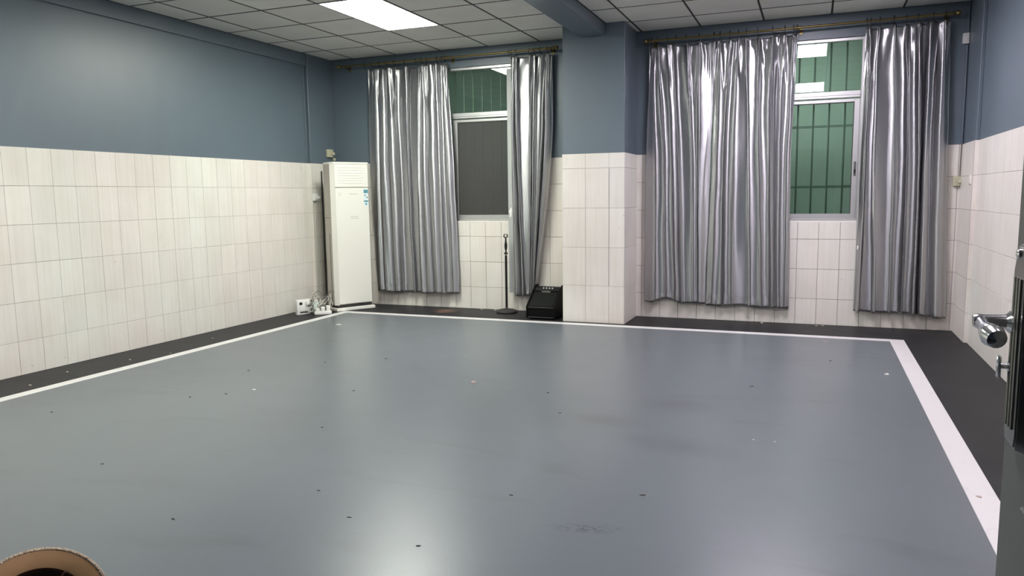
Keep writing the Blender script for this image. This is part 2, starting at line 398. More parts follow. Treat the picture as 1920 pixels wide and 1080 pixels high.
# pillar
PX0, PX1 = 3.225, 3.874
pl = boxo('pillar', M['paint'], (PX0, PX1, P, B, 0, 3.055), bev=0.004); tag(pl, 'square pillar between the windows, white tiled below, blue grey above', None, None, 'structure')
PR = [0.0, 0.39, 0.79, 1.195, 1.60, T]
tiles(pl, 'back', P, PX0, PX1, 0, PR, us=[PX0 - 0.006, 3.469, 3.718, PX1 + 0.006], gap=0.0022, grout='grout')
boxo('cracked_joint', M['tbar'], (3.7155, 3.7205, P - .0086, P - .002, 0.392, 1.598), parent=pl)
tiles(pl, 'right', PX0, P, B, 0, ROWS, us=[P, 7.77, 7.97, B])
tiles(pl, 'left', PX1, P, B, 0, PR, us=[P, 7.81, 8.05, B], gap=0.0025)
bm_ = boxo('ceiling_beam', M['paint'], (3.402, 3.668, FY, P, 2.91, 3.055), bev=0.006); tag(bm_, 'blue grey beam running along the ceiling to the pillar', None, None, 'structure')

# suspended ceiling: tiles, grid, light panels
def ceil_bay(xl, yl, holes):
    for a, b in zip(xl, xl[1:]):
        for c0, c1 in zip(yl, yl[1:]):
            if any(h[0] - .02 <= a and b <= h[1] + .02 and h[2] - .02 <= c0 and c1 <= h[3] + .02 for h in holes): continue
            me = panel_mesh(b - a - 0.016, c1 - c0 - 0.016, 0.012, 0.003, 'ceiling_tile')
            o = link('ceiling_tile', me, M['ceil'], ceiling)
            o.location = ((a + b) / 2, (c0 + c1) / 2, H + 0.012 + random.uniform(0, 0.001))
            o.rotation_euler = (-PI / 2 * -1, 0, 0)
            o.rotation_euler.x += random.uniform(-1, 1) * 0.0015
    bm = bmesh.new()
    for x in xl: box(bm, x - 0.0075, x + 0.0075, yl[0], yl[-1], H - 0.0010, H + 0.02)
    for y in yl: box(bm, xl[0], xl[-1], y - 0.0070, y + 0.0070, H - 0.0009, H + 0.0202)
    link('ceiling_grid', tomesh(bm), M['tbar'], ceiling)
YL = [FY + 0.0] + [0.95 + 0.6 * k for k in range(12)] + [B]
YR = [FY + 0.0] + [1.03 + 0.6 * k for k in range(12)] + [B]
LL = [(1.555, 2.155, 5.75, 6.95), (1.555, 2.155, 2.15, 3.35)]
LR = [(5.14, 5.76, 5.83, 7.03), (5.14, 5.76, 2.23, 3.43)]
ceil_bay([0.03, 0.356, 0.956, 1.555, 2.155, 2.78, 3.402], YL, LL)
ceil_bay([3.668, 3.92, 4.525, 5.14, 5.76, 6.375, R], YR, LR)
def ceiling_light(h, mt, label):
    t = empty('ceiling_light', ((h[0] + h[1]) / 2, (h[2] + h[3]) / 2, H)); a = (h[1] - h[0]) / 2 - 0.006; b = (h[3] - h[2]) / 2 - 0.006
    bm = bmesh.new()
    for d in ((-a, a, -b, -b + .014), (-a, a, b - .014, b), (-a, -a + .014, -b + .014, b - .014), (a - .014, a, -b + .014, b - .014)):
        box(bm, *d, -0.004, 0.03, bev=0.001)
    link('frame', tomesh(bm), M['lamp_frame'], t)
    boxo('diffuser', mt, (-a + .014, a - .014, -b + .014, b - .014, -0.001, 0.012), parent=t)
    tag(t, label, 'ceiling light')
ceiling_light(LL[0], M['lampL'], 'long glowing white panel light in ceiling left of the beam, nearest the windows')
ceiling_light(LL[1], M['lampL'], 'glowing panel light left of the beam, over the near half of the room')
ceiling_light(LR[0], M['lampR'], 'glowing panel light right of the beam, just in front of the windows')
ceiling_light(LR[1], M['lampR'], 'glowing panel light right of the beam, near the doorway')

# ------------------------------------------------------------------ windows
def window(name, W, meet, outer_left, label, screen, lock=None):
    t = empty(name, (0, 0, 0)); tag(t, label, None, None, 'structure')
    x0, x1, z0, z1 = W; y0, y1 = B + 0.03, B + 0.10; fw = 0.042
    bm = bmesh.new()
    box(bm, x0, x0 + fw, y0, y1, z0, z1, bev=.003); box(bm, x1 - fw, x1, y0, y1, z0, z1, bev=.003)
    box(bm, x0 + fw, x1 - fw, y0, y1, z0, z0 + 0.028, bev=.003); box(bm, x0 + fw, x1 - fw, y0, y1, z1 - 0.03, z1, bev=.003)
    link('window_frame', tomesh(bm), M['alu'], t)
    bm = bmesh.new(); box(bm, x0 + fw, x1 - fw, y0 - 0.012, y1, 2.232, 2.298, bev=.004); box(bm, x0 + fw, x1 - fw, y0 - 0.018, y0 - 0.006, 2.256, 2.276, bev=.002)
    link('transom', tomesh(bm), M['alu'], t)
    boxo('window_pane', M['glass'], (x0 + fw, x1 - fw, B + .062, B + .066, 2.298, z1 - 0.03), parent=t)
    def sash(a, b, yy, sl, sr, pane):
        bm = bmesh.new(); zl, zh = z0 + 0.028, 2.222
        box(bm, a, a + sl, yy, yy + .026, zl, zh, bev=.003); box(bm, b - sr, b, yy, yy + .026, zl, zh, bev=.003)
        box(bm, a + sl, b - sr, yy, yy + .026, zl, zl + .045, bev=.003); box(bm, a + sl, b - sr, yy, yy + .026, zh - .03, zh, bev=.003)
        s = link('sash', tomesh(bm), M['alu'], t)
        boxo('window_pane', M[pane], (a + sl, b - sr, yy + .011, yy + .015, zl + .045, zh - .03), parent=s)
        bm = bmesh.new()
        box(bm, a + sl, a + sl + .007, yy + .006, yy + .011, zl + .045, zh - .03); box(bm, b - sr - .007, b - sr, yy + .006, yy + .011, zl + .045, zh - .03)
        box(bm, a + sl + .007, b - sr - .007, yy + .006, yy + .011, zh - .038, zh - .03); link('gasket', tomesh(bm), M['alu_dark'], s)
        return s
    s2 = sash(meet - 0.04, x1 - fw - .001, B + .036, 0.062, 0.05, screen)
    s1 = sash(x0 + fw + .001, meet + 0.03, B + .068, 0.05, 0.062, 'glass')
    if lock:
        bm = bmesh.new(); box(bm, lock[0] - .010, lock[0] + .010, B + .028, B + .0355, lock[1] - .07, lock[1] + .07, bev=.003)
        lk = link('lock', tomesh(bm), M['steel'], s2)
        boxo('latch', M['black'], (lock[0] - .006, lock[0] + .006, B + .022, B + .028, lock[1] - .045, lock[1] - .005), parent=lk)
    bm = bmesh.new(); box(bm, x0, x1, B - .004, B + .03, z0 - .012, z0 + .002, bev=.002)
    link('window_sill', tomesh(bm), M['tile'], t)
    return t
window('window_1', W1, 1.71, True, 'left aluminium window with a dark insect screen', 'screen')
window('window_2', W2, 5.17, True, 'right aluminium window with green glass', 'glass', lock=(6.017, 1.55))

def security_grille(W, spacing, x_off, rails, mt, yy, label):
    t = empty('security_grille', ((W[0] + W[1]) / 2, yy, W[2]))
    cx, cz = (W[0] + W[1]) / 2, W[2]
    x = W[0] + x_off
    while x < W[1]:
        bm = bmesh.new(); lathe(bm, [(0.0085, 0.004), (0.0085, W[3] - W[2] - 0.004)], 8, org=(x - cx, 0, 0)); link('bar', tomesh(bm, 'bar', True), mt, t)
        x += spacing
    for z in rails: boxo('rail', mt, (W[0] + .003 - cx, W[1] - .003 - cx, 0.009, 0.014, z - cz - .012, z - cz + .012), parent=t)
    tag(t, label, 'grille')
security_grille(W1, 0.118, 0.03, (1.42,), M['bar_pale'], B + .19, 'pale iron bars outside the left window')
security_grille(W2, 0.145, 0.04, (1.38, 1.98), M['bar'], B + .19, 'dark iron bars outside the right green window')
yw = boxo('neighbouring_wall', M['yard'], (-2, 9, B + 1.5, B + 1.7, -0.5, 5.0)); tag(yw, 'green rendered wall outside the windows', None, None, 'structure')
yf = boxo('yard_floor', M['yard_floor'], (-2, 9, B + .24, B + 1.5, -0.6, -0.5)); tag(yf, 'concrete yard strip outside the windows', None, None, 'structure')
for x, e in ((1.2, 0.30), (5.4, 1.0)):  # unseen lamps added to brighten the green wall behind the panes
    bmz = empty('added_yard_lamp', (x, B + .262, 3.12)); tag(bmz, 'added unseen lamp outside above the %s window' % ('left' if x < 3 else 'right'), 'lamp')
    boxo('housing', M['black'], (-.16, .16, -.02, .16, 0.02, .06), bev=.006, parent=bmz)
    boxo('lens', emit('added_yard_lamp_lens', (0.92, 1.0, 0.92), ADDED_YARD_LAMP * e), (-.14, .14, 0.0, .14, 0.005, .02), parent=bmz)

# ------------------------------------------------------------------ curtains
def curtain(label, ridges, e_top, e_mid, e_bot, ztop, zbot, seed, amp=0.036, yc=8.004, knots=(), ringx=None, hem=None, mid_z=1.75):
    """ridges: fold crests as x at top, middle and bottom of the cloth"""
    rnd = random.Random(seed)
    lines_ = [(e_top[0], e_mid[0], e_bot[0])] + [r for r in ridges] + [(e_top[1], e_mid[1], e_bot[1])]
    nl = len(lines_); per = 18
    cols = []
    for k in range(nl - 1):
        for j in range(per): cols.append((k, j / per))
    cols.append((nl - 2, 1.0))
    rows = 120
    shape = [(rnd.uniform(0.7, 1.15), rnd.choice((-1, 1)) * rnd.uniform(0.06, 0.26), rnd.uniform(0, 10)) for _ in range(nl)]
    swags = []
    for k in range(1, nl - 1, 2):
        if rnd.random() < 0.75 and 0.07 < lines_[k + 1][0] - lines_[k][0]:
            swags.append(((lines_[k][0] + lines_[k + 1][0]) / 2, ztop - rnd.uniform(0.30, 0.62), min(0.06, 0.42 * (lines_[k + 1][0] - lines_[k][0])), rnd.uniform(0.008, 0.014)))
    def at(line, z):
        a, b, c = line
        if z > mid_z:
            t = (z - mid_z) / (ztop - mid_z); s = (b - c) / (mid_z - zbot) ; e = (a - b) / (ztop - mid_z); mm = (s + e) / 2
            h = ztop - mid_z; return (2 * t**3 - 3 * t**2 + 1) * b + (t**3 - 2 * t**2 + t) * h * mm + (-2 * t**3 + 3 * t**2) * a + (t**3 - t**2) * h * e
        t = (z - zbot) / (mid_z - zbot); s = (b - c) / (mid_z - zbot); e = (a - b) / (ztop - mid_z); mm = (s + e) / 2; h = mid_z - zbot
        return (2 * t**3 - 3 * t**2 + 1) * c + (t**3 - 2 * t**2 + t) * h * s + (-2 * t**3 + 3 * t**2) * b + (t**3 - t**2) * h * mm
    V = []; Fc = []
    for i in range(rows + 1):
        v = i / rows
        z = ztop + (zbot - ztop) * v
        for (k, t) in cols:
            xa, xb = at(lines_[k], z), at(lines_[k + 1], z); gap = abs(xb - xa)
            edge = (k == 0 or k == nl - 2)
            A = min(0.11, max(0.030, amp * 1.75 * (gap / 0.10) ** 0.75)) * shape[k][0]
            if edge:
                # cloth turns back softly at its own edges
                tt = (1 - t) if k == nl - 2 else t
                d = A * 0.75 * (1 - math.cos(PI * tt)) * 0.5
                base_e = 0.0
            else:
                c = 0.5 + 0.5 * math.cos(2 * PI * t)
                d = A * (c ** (1.25 + 1.5 * abs(shape[k][1])))
                # overhang: the crest leans over its valley
            lean = 0 if edge else shape[k][1] * gap * 1.5 * math.sin(2 * PI * t)
            # crest heights breathe along the drop
            kk = k + t
            d *= 0.82 + 0.30 * noise.noise(Vector((kk * 0.7 + seed, z * 0.55, 0)))
            x = xa + (xb - xa) * t + lean
            # header: pleats pinched together, small extra folds that die out below
            top = max(0.0, 1 - (ztop - z) / 0.55)
            d = d * (1 - 0.35 * top ** 2) + 0.010 * top ** 1.6 * math.sin(2 * PI * (kk * 2.0 + 0.8 * noise.noise(Vector((kk, seed, z * 2)))))
            x += 0.010 * top * math.sin(2 * PI * kk * 1.5 + seed)
            # swags: a pair of creases that run together some way below the header
            for (sx, sz, sw, sa) in swags:
                if z > sz - 0.02:
                    h_ = (z - sz) / (ztop - sz); half = 0.008 + sw * max(0.0, h_) ** 0.8
                    u_ = (x - sx) / max(half, 1e-3)
                    fade = min(1.0, max(0.0, h_ + 0.05) * 5) * (1 - 0.3 * max(h_, 0))
                    d += sa * fade * (math.exp(-((abs(u_) - 1.0) * half / 0.012) ** 2) - 0.7 * math.exp(-(u_ * 0.9) ** 4))
            # gathered tape at the header
            if z > ztop - 0.10:
                q_ = (z - (ztop - 0.10)) / 0.10
                d += 0.005 * math.sin(q_ * PI) * math.cos(kk * 17 + seed)
            # drapes and puckers
            d += 0.012 * noise.noise(Vector((x * 5.5, seed * 1.7, z * 1.1))) 
            x += 0.006 * noise.noise(Vector((kk * 1.3, seed * 3.1, z * 2.6)))
            # hem line
            hz = zbot + 0.085
            if z < hz + 0.012: d += 0.003 * math.cos(kk * 23) * max(0, 1 - abs(z - hz) / 0.03) + 0.004 * noise.noise(Vector((x * 30, 5, z * 30)))
            zz = z
            if v < 0.06:
                sag = 0.020 * (0.5 - 0.5 * math.cos(2 * PI * kk / 1.0)) + 0.012 * noise.noise(Vector((kk * 2.1, seed, 3)))
                zz -= sag * (1 - v / 0.06)
            if v > 0.9:
                zz += (0.013 * noise.noise(Vector((x * 5, seed, 9))) + (hem(x) if hem else 0)) * (v - 0.9) / 0.1
            V.append((x, yc + 0.060 - d, zz))
    nc = len(cols)
    for i in range(rows):
        for j in range(nc - 1):
            a = i * nc + j; Fc.append((a, a + 1, a + nc + 1, a + nc))
    x0 = (e_top[0] + e_top[1]) / 2
    root = empty('curtain', (x0, yc, zbot)); tag(root, label, 'curtain')
    me = bpy.data.meshes.new('curtain_cloth'); me.from_pydata([(a - x0, b - yc, c - zbot) for a, b, c in V], [], Fc); me.update()
    for p_ in me.polygons: p_.use_smooth = True
    cl_ = link('cloth', me, M['satin'], root)
    so = cl_.modifiers.new('thickness', 'SOLIDIFY'); so.thickness = 0.0012; so.offset = 0
    # rings round the rod
    rx = ringx or [l_[0] for l_ in lines_[::1]]
    for x in rx:
        bm = bmesh.new()
        tube(bm, [(0, 0.021 * math.cos(a), 0.021 * math.sin(a)) for a in [2 * PI * i / 14 for i in range(14)]], 0.0028, 6, True)
        tube(bm, [(0, 0, -0.021), (0, -0.004, -0.035), (0, 0.0, -0.048), (0, 0.012, -0.055)], 0.002, 5)
        o = link('curtain_ring', tomesh(bm, 'ring', True), M['ring'], root); o.location = (x - x0, 8.0 - yc, 2.912 - zbot); o.rotation_euler.z = rnd.uniform(-.25, .25)
    for (kx, kz, s) in knots:
        bm = bmesh.new(); prof = [(0.004, -0.07 * s), (0.020 * s, -0.055 * s), (0.016 * s, -0.02 * s), (0.024 * s, 0.005 * s), (0.012 * s, 0.03 * s), (0.003, 0.05 * s)]
        lathe(bm, prof, 10)
        for v_ in bm.verts:
            n_ = noise.noise(v_.co * 60); v_.co.x *= 1 + 0.5 * n_; v_.co.y = v_.co.y * 0.6
        o = link('tie_knot', tomesh(bm, 'knot', True), M['plastic'], root); o.location = (kx - x0, -0.058, kz - zbot)
    return root
curtain('silver satin curtain beside the standing air conditioner, left half of the left window',
        [(0.697, 0.682, 0.680), (0.796, 0.787, 0.823), (0.895, 0.906, 0.936), (1.003, 1.023, 1.04), (1.14, 1.14, 1.174), (1.290, 1.262, 1.276),
         (1.362, 1.351, 1.407), (1.435, 1.461, 1.492), (1.567, 1.574, 1.601), (1.630, 1.669, 1.715)],
        (0.593, 1.668), (0.585, 1.728), (0.640, 1.765), 2.868, 0.178, 1)
L2 = curtain('narrow bunched silver curtain right of the left window, behind the microphone stand',
        [(2.492, 2.489, 2.515), (2.545, 2.556, 2.612), (2.700, 2.689, 2.662), (2.76, 2.742, 2.690), (2.828, 2.803, 2.712), (2.915, 2.897, 2.728)],
        (2.462, 2.962), (2.440, 2.930), (2.480, 2.738), 2.875, 0.190, 2, amp=0.068, knots=((2.487, 1.15, 1.0),))
boxo('lining_strip', M['lining'], (2.415 - L2.location.x, 2.470 - L2.location.x, 0.040, 0.043, 0.03, 2.55), parent=L2)
curtain('wide silver curtain nearest the pillar, right of it, overlapping a second wide one',
        [(4.053, 4.092, 4.106), (4.114, 4.176, 4.214), (4.212, 4.277, 4.33), (4.300, 4.358, 4.404), (4.401, 4.463, 4.500), (4.53, 4.541, 4.566)],
        (4.020, 4.676), (3.990, 4.66), (3.985, 4.625), 2.860, 0.175, 3, amp=0.030, hem=lambda x: 0.05 * max(0, 1 - abs(x - 4.22) / 0.16))
curtain('right one of the two wide silver curtains, touching the right window opening',
        [(4.735, 4.718, 4.691), (4.83, 4.787, 4.8), (4.912, 4.897, 4.912), (4.988, 5.026, 5.07), (5.093, 5.118, 5.185), (5.233, 5.24, 5.293),
         (5.345, 5.330, 5.359), (5.423, 5.405, 5.416)],
        (4.677, 5.455), (4.668, 5.435), (4.632, 5.455), 2.862, 0.160, 4, amp=0.030, hem=lambda x: 0.02 * max(0, 1 - abs(x - 5.0) / 0.2))
curtain('silver curtain between the right window and the right wall',
        [(6.098, 6.10, 6.095), (6.175, 6.174, 6.225), (6.292, 6.333, 6.355), (6.395, 6.449, 6.465), (6.487, 6.54, 6.560), (6.612, 6.611, 6.64), (6.71, 6.733, 6.785)],
        (6.066, 6.770), (6.050, 6.79), (6.052, 6.850), 2.862, 0.160, 5, amp=0.060, knots=((6.062, 0.80, 0.35),), hem=lambda x: -0.03 * max(0, min(1, (x - 6.6) / 0.15)))

def curtain_rod(x0, x1, z0, z1, collar, label):
    """a rod that sags or tilts by a centimetre between its ends"""
    t = empty('curtain_rod', (x0, 8.0, z0)); L = x1 - x0; dz = z1 - z0
    bm = bmesh.new(); tube(bm, [(0, 0, 0), (L / 2, 0, dz / 2 - .004), (L, 0, dz)], 0.0115, 14); link('rod', tomesh(bm, 'rod', True), M['brass'], t)
    for s, xx, zz in ((-1, 0, 0), (1, L, dz)):
        bm = bmesh.new(); lathe(bm, [(0.012, 0), (0.019, 0.004 * s), (0.019, 0.012 * s), (0.011, 0.018 * s), (0.022, 0.030 * s), (0.026, 0.043 * s), (0.020, 0.058 * s), (0.006, 0.066 * s)], 16, 'X', (xx, 0, zz))
        link('finial', tomesh(bm, 'finial', True), M['brass'], t)
        bx = xx - s * 0.035
        bm = bmesh.new(); box(bm, bx - .008, bx + .008, 0.0, B - 8.0, zz - .022, zz - .010, bev=.002); box(bm, bx - .016, bx + .016, B - 8.0 - .008, B - 8.0, zz - .045, zz + .02, bev=.002)
        tube(bm, [(bx, 0.015 * math.cos(a), zz + 0.015 * math.sin(a)) for a in [PI + PI * i / 8 for i in range(9)]], 0.004, 6)
        link('bracket', tomesh(bm, 'bracket', True), M['brass'], t)
    cx = collar - x0; cz = dz * cx / L
    bm = bmesh.new(); lathe(bm, [(0.0115, -.022), (0.0165, -.020), (0.0165, .020), (0.0115, .022)], 16, 'X', (cx, 0, cz - .002)); link('collar', tomesh(bm, 'collar', True), M['brass'], t)
    bm = bmesh.new(); box(bm, cx + .02, cx + .034, 0.0, B - 8.0, cz - .022, cz - .013, bev=.002); box(bm, cx + .012, cx + .042, B - 8.0 - .008, B - 8.0, cz - .045, cz + .015, bev=.002)
    link('bracket', tomesh(bm, 'bracket'), M['brass'], t)
    tag(t, label, 'curtain rod'); return t
curtain_rod(0.27, 2.975, 2.912, 2.914, 1.69, 'dull brass curtain rod above the left window, left of the pillar')
curtain_rod(4.03, 6.765, 2.896, 2.906, 5.46, 'dull brass curtain rod above the right window, right of the pillar')

# ------------------------------------------------------------------ standing air conditioner
ac = empty('air_conditioner', (0.607, 7.617, 0), math.radians(59.4))
tag(ac, 'tall cream white standing air conditioner in the left corner', 'air conditioner')
hw, dp, hh = 0.25, 0.23, 1.735
bm = bmesh.new(); box(bm, -hw, hw, -0.012, dp, 0.0, 0.038, bev=.006); link('base_plinth', tomesh(bm, 'p'), M['ac'], ac)
# cabinet: bevelled front corners
def prism(bm, prof, z0, z1, mi=0):
    a = [bm.verts.new((x, y, z0)) for x, y in prof]; b = [bm.verts.new((x, y, z1)) for x, y in prof]; n = len(prof)
    bm.faces.new(a[::-1]); bm.faces.new(b)
    for i in range(n): bm.faces.new((a[i], a[(i + 1) % n], b[(i + 1) % n], b[i]))
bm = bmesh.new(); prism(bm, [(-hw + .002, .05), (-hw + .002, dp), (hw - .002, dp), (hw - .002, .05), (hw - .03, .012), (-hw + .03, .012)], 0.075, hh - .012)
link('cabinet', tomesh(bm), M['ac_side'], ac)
bm = bmesh.new(); box(bm, -hw + .03, hw - .03, .03, dp - .01, 0.038, 0.075); link('foot_gap', tomesh(bm), M['ac_gap'], ac)
for s in (-1, 1):
    bm = bmesh.new(); pr = [(s * (hw), .052), (s * (hw - .004), .060), (s * (hw - .036), .012), (s * (hw - .036), .0)]
    prism(bm, pr if s > 0 else pr[::-1], 0.07, hh - .012); link('corner_trim', tomesh(bm), M['ac'], ac)
bm = bmesh.new(); prism(bm, [(-hw, .052), (-hw, dp), (hw, dp), (hw, .052), (hw - .034, 0), (-hw + .034, 0)], hh - .012, hh + .012)
bmesh.ops.bevel(bm, geom=bm.edges[:], offset=.004, segments=2, affect='EDGES'); link('top_cap', tomesh(bm, 'c', True), M['ac'], ac)
x_ = hw - .037
gp = boxo('outlet_panel', M['ac'], (-x_, x_, -.004, .014, 1.455, hh - .014), bev=.004, parent=ac)
bm = bmesh.new()
bm.free()
for k in range(7): boxo('louvre', M['ac'], (-x_ + .04, x_ - .07, -.0072, -.0036, 1.50 + k * .030, 1.509 + k * .030), bev=.0014, parent=gp)
fp = boxo('front_panel', M['ac'], (-x_, x_, -.004, .014, 0.082, 1.448), bev=.004, parent=ac)
# energy label, print and marks
lb = boxo('energy_label', M['label_white'], (x_ - .068, x_ - .006, -.0052, -.0038, 1.235, 1.432), parent=ac); lb['label'] = 'blue and white energy label'
for d in ((x_ - .066, x_ - .008, 1.385, 1.428), (x_ - .066, x_ - .008, 1.282, 1.300), (x_ - .048, x_ - .026, 1.245, 1.272)):
    boxo('printed_band', M['label_blue'], (d[0], d[1], -.0058, -.005, d[2], d[3]), parent=lb)
bm = bmesh.new()
for k in range(3): box(bm, x_ - .060, x_ - .014, -.0062, -.0056, 1.392 + k * .011, 1.396 + k * .011)
box(bm, x_ - .056, x_ - .044, -.0060, -.005, 1.352, 1.368); box(bm, x_ - .040, x_ - .024, -.0060, -.005, 1.338, 1.344); box(bm, x_ - .026, x_ - .016, -.0060, -.005, 1.325, 1.340)
for k in range(4): box(bm, x_ - .062 + .013 * k, x_ - .053 + .013 * k, -.0062, -.0056, 1.286, 1.296)
tag(link('printed_text', tomesh(bm), M['ink'], lb), kind='stuff')
bm = bmesh.new()
for k in range(5): box(bm, -.035 + .020 * k, -.022 + .020 * k, -.0048, -.0036, 1.372, 1.381)
for k in range(2): box(bm, -.03, .07, -.0048, -.0036, 1.09 + .02 * k, 1.095 + .02 * k)
tag(link('faint_print', tomesh(bm), M['grey_ink'], fp), kind='stuff')
tubeo('round_mark', [(-x_ + .055 + .016 * math.cos(a), -.0042, 1.375 + .016 * math.sin(a)) for a in [2 * PI * i / 14 for i in range(14)]], 0.0016, M['grey_ink'], fp, 5, True)
bm = bmesh.new(); box(bm, -hw - .0012, -hw + .003, .10, dp - .02, 1.10, 1.104); box(bm, -hw - .0012, -hw + .003, .11, .114, 0.12, 0.92); link('seam', tomesh(bm), M['ac_gap'], ac)

# ------------------------------------------------------------------ amplifier wedge
amp = empty('guitar_amplifier', (2.955, 7.592, 0)); tag(amp, 'black wedge shaped guitar amplifier standing against the pillar', 'amplifier')
AW = 0.165
def side_prof(y_in=0.0): return [(0, 0.012), (0, 0.135), (0.285, 0.325), (0.36, 0.325), (0.40, 0.012)]
def yz_prism(bm, prof, x0, x1):
    a = [bm.verts.new((x0, y, z)) for y, z in prof]; b = [bm.verts.new((x1, y, z)) for y, z in prof]; n = len(prof)
    bm.faces.new(a[::-1]); bm.faces.new(b)
    for i in range(n): bm.faces.new((a[i], a[(i + 1) % n], b[(i + 1) % n], b[i]))
for s in (-1, 1):
    bm = bmesh.new(); yz_prism(bm, [(-.008, 0.012), (-.008, 0.142), (0.275, 0.345), (0.37, 0.345), (0.41, 0.012)], *sorted((s * AW, s * (AW - .018))))
    bmesh.ops.bevel(bm, geom=bm.edges[:], offset=.004, segments=2, affect='EDGES'); link('side_panel', tomesh(bm, 's', True), M['tolex'], amp)
bm = bmesh.new(); yz_prism(bm, [(0, 0.012), (0, 0.133), (0.27, 0.318), (0.365, 0.318), (0.40, 0.012)], -AW + .0185, AW - .0185); link('body', tomesh(bm), M['tolex'], amp)
bm = bmesh.new(); box(bm, -AW + .02, AW - .02, -.006, 0.0, .118, .134, bev=.002); box(bm, -AW + .02, AW - .02, -.006, 0.0, .014, .026, bev=.002); link('edge_bead', tomesh(bm), M['black'], amp)
sl = math.atan2(0.185, 0.27); sn, cs = math.sin(sl), math.cos(sl)
def on_slope(name, mt, x0, x1, a0, a1, h0, h1, parent, bev=0.0):
    """box lying on the sloping front: a along the slope, h above it"""
    bm = bmesh.new(); box(bm, x0, x1, a0, a1, h0, h1, bev=bev)
    for v in bm.verts:
        y, z = v.co.y, v.co.z; v.co.y = cs * y - sn * z; v.co.z = 0.133 + sn * y + cs * z
    return link(name, tomesh(bm), mt, parent)
on_slope('grille_cloth', M['cloth'], -AW + .03, AW - .03, .014, .235, 0.0005, .005, amp, .002)
cp = on_slope('control_panel', M['black'], -AW + .025, AW - .025, .262, .318, 0.0005, .008, amp, .002)
for k in range(4):
    bm = bmesh.new(); lathe(bm, [(.0085, 0), (.0085, .007), (.006, .010)], 12)
    for v in bm.verts:
        y, z = v.co.y + .300, v.co.z + .008; v.co.x += -.045 + k * .034; v.co.y = cs * y - sn * z; v.co.z = 0.133 + sn * y + cs * z
    link('knob', tomesh(bm, 'k', True), M['knob'], cp)
on_slope('badge', M['black'], -.058, .050, .236, .262, 0.001, .006, amp, .002)
bm = bmesh.new()
tube(bm, [(-.004 + .052 * math.cos(a) * (1 if abs(math.cos(a)) < .9 else .97), .249 + .011 * math.sin(a), .007) for a in [2 * PI * i / 20 for i in range(20)]], .0014, 5, True)
for k in range(6):     # the lettering is a row of small script strokes
    xx = -.044 + k * .014; tube(bm, [(xx, .243, .007), (xx + .002, .254, .007), (xx + .006, .252, .007), (xx + .004, .244, .007), (xx + .011, .244, .007)], .0012, 5)
for v in bm.verts:
    y, z = v.co.y, v.co.z; v.co.y = cs * y - sn * z; v.co.z = 0.133 + sn * y + cs * z
o = link('badge_lettering', tomesh(bm), M['tag'], amp); o['label'] = 'silver script badge'
for sx in (-1, 1):
    for yy in (.03, .37):
        bm = bmesh.new(); lathe(bm, [(.014, 0), (.016, .006), (.016, .0125)], 12, org=(sx * (AW - .04), yy, 0)); link('foot', tomesh(bm, 'f', True), M['black'], amp)

# ------------------------------------------------------------------ microphone stand
ms = empty('microphone_stand', (2.418, 7.945, 0)); tag(ms, 'black microphone stand with round base in front of the left window wall', 'microphone stand')
bm = bmesh.new(); lathe(bm, [(.112, 0), (.120, .004), (.121, .016), (.112, .028), (.085, .037), (.045, .043), (.020, .046), (.016, .060), (.011, .064)], 40); link('base', tomesh(bm, 'b', True), M['black_rough'], ms)
bm = bmesh.new(); lathe(bm, [(.0135, .05), (.0135, .66)], 14); link('pole', tomesh(bm, 'p', True), M['black'], ms)
bm = bmesh.new(); lathe(bm, [(.006, .655), (.006, .70)], 12); link('chrome_tube', tomesh(bm, 'p', True), M['chrome'], ms)['label'] = 'chrome inner tube'
bm = bmesh.new(); lathe(bm, [(.011, .668), (.020, .672), (.021, .686), (.013, .692), (.010, .70)], 14); tube(bm, [(0, 0, .679), (.018, -.02, .679), (.026, -.026, .679)], [.006, .006, .008], 8); link('height_clutch', tomesh(bm, 'c', True), M['black'], ms)
bm = bmesh.new(); lathe(bm, [(.007, .69), (.009, .72), (.015, .735), (.017, .775), (.013, .80), (.009, .82), (.008, .845)], 14); link('grip', tomesh(bm, 'g', True), M['black'], ms)
bm = bmesh.new(); tube(bm, [(.021 * math.cos(a), -.002, .880 + .021 * math.sin(a)) for a in [math.radians(115 + 310 * i / 14) for i in range(15)]], .0065, 8); tube(bm, [(0, 0, .84), (0, -.001, .862)], .008, 8)
link('microphone_clip', tomesh(bm, 'm', True), M['black'], ms)

# ------------------------------------------------------------------ sockets, conduits and wiring
def socket_box(name, loc, rz, s, mt, label, plug=True, cat='socket'):
    t = empty(name, loc, rz); w_, h_, d_ = s
    boxo('housing', mt, (-w_ / 2, w_ / 2, -d_, 0, -h_ / 2, h_ / 2), bev=.004, parent=t)
    bm = bmesh.new(); box(bm, -w_ * .3, w_ * .3, -d_ - .003, -d_ + .001, -h_ * .3, h_ * .3, bev=.001); link('face_plate', tomesh(bm), mt, t)
    if plug: boxo('plug', mt, (w_ * .05, w_ * .42, -d_ - .035, -d_ - .003, -h_ * .22, h_ * .12), bev=.006, parent=t)
    tag(t, label, cat); return t
s1 = socket_box('wall_socket', (0.048, 7.655, 1.345), PI / 2, (.086, .086, .034), M['plastic'], 'small white wall socket on the tiles, just left of the air conditioner')
s2 = socket_box('wall_socket', (0.040, 7.99, 1.882), PI / 2, (.105, .095, .035), M['cream'], 'yellowed socket on the blue wall above the air conditioner')
bm = bmesh.new(); box(bm, -.02, .02, -.012, .012, -.016, .016, bev=.005); o = link('adapter', tomesh(bm), M['cream'], s2); o.location = (.075, -.03, -.072)
s3 = socket_box('junction_box', (6.893, B, 2.695), 0, (.052, .095, .04), M['plastic'], 'white junction box high in the right corner on the conduit', False)
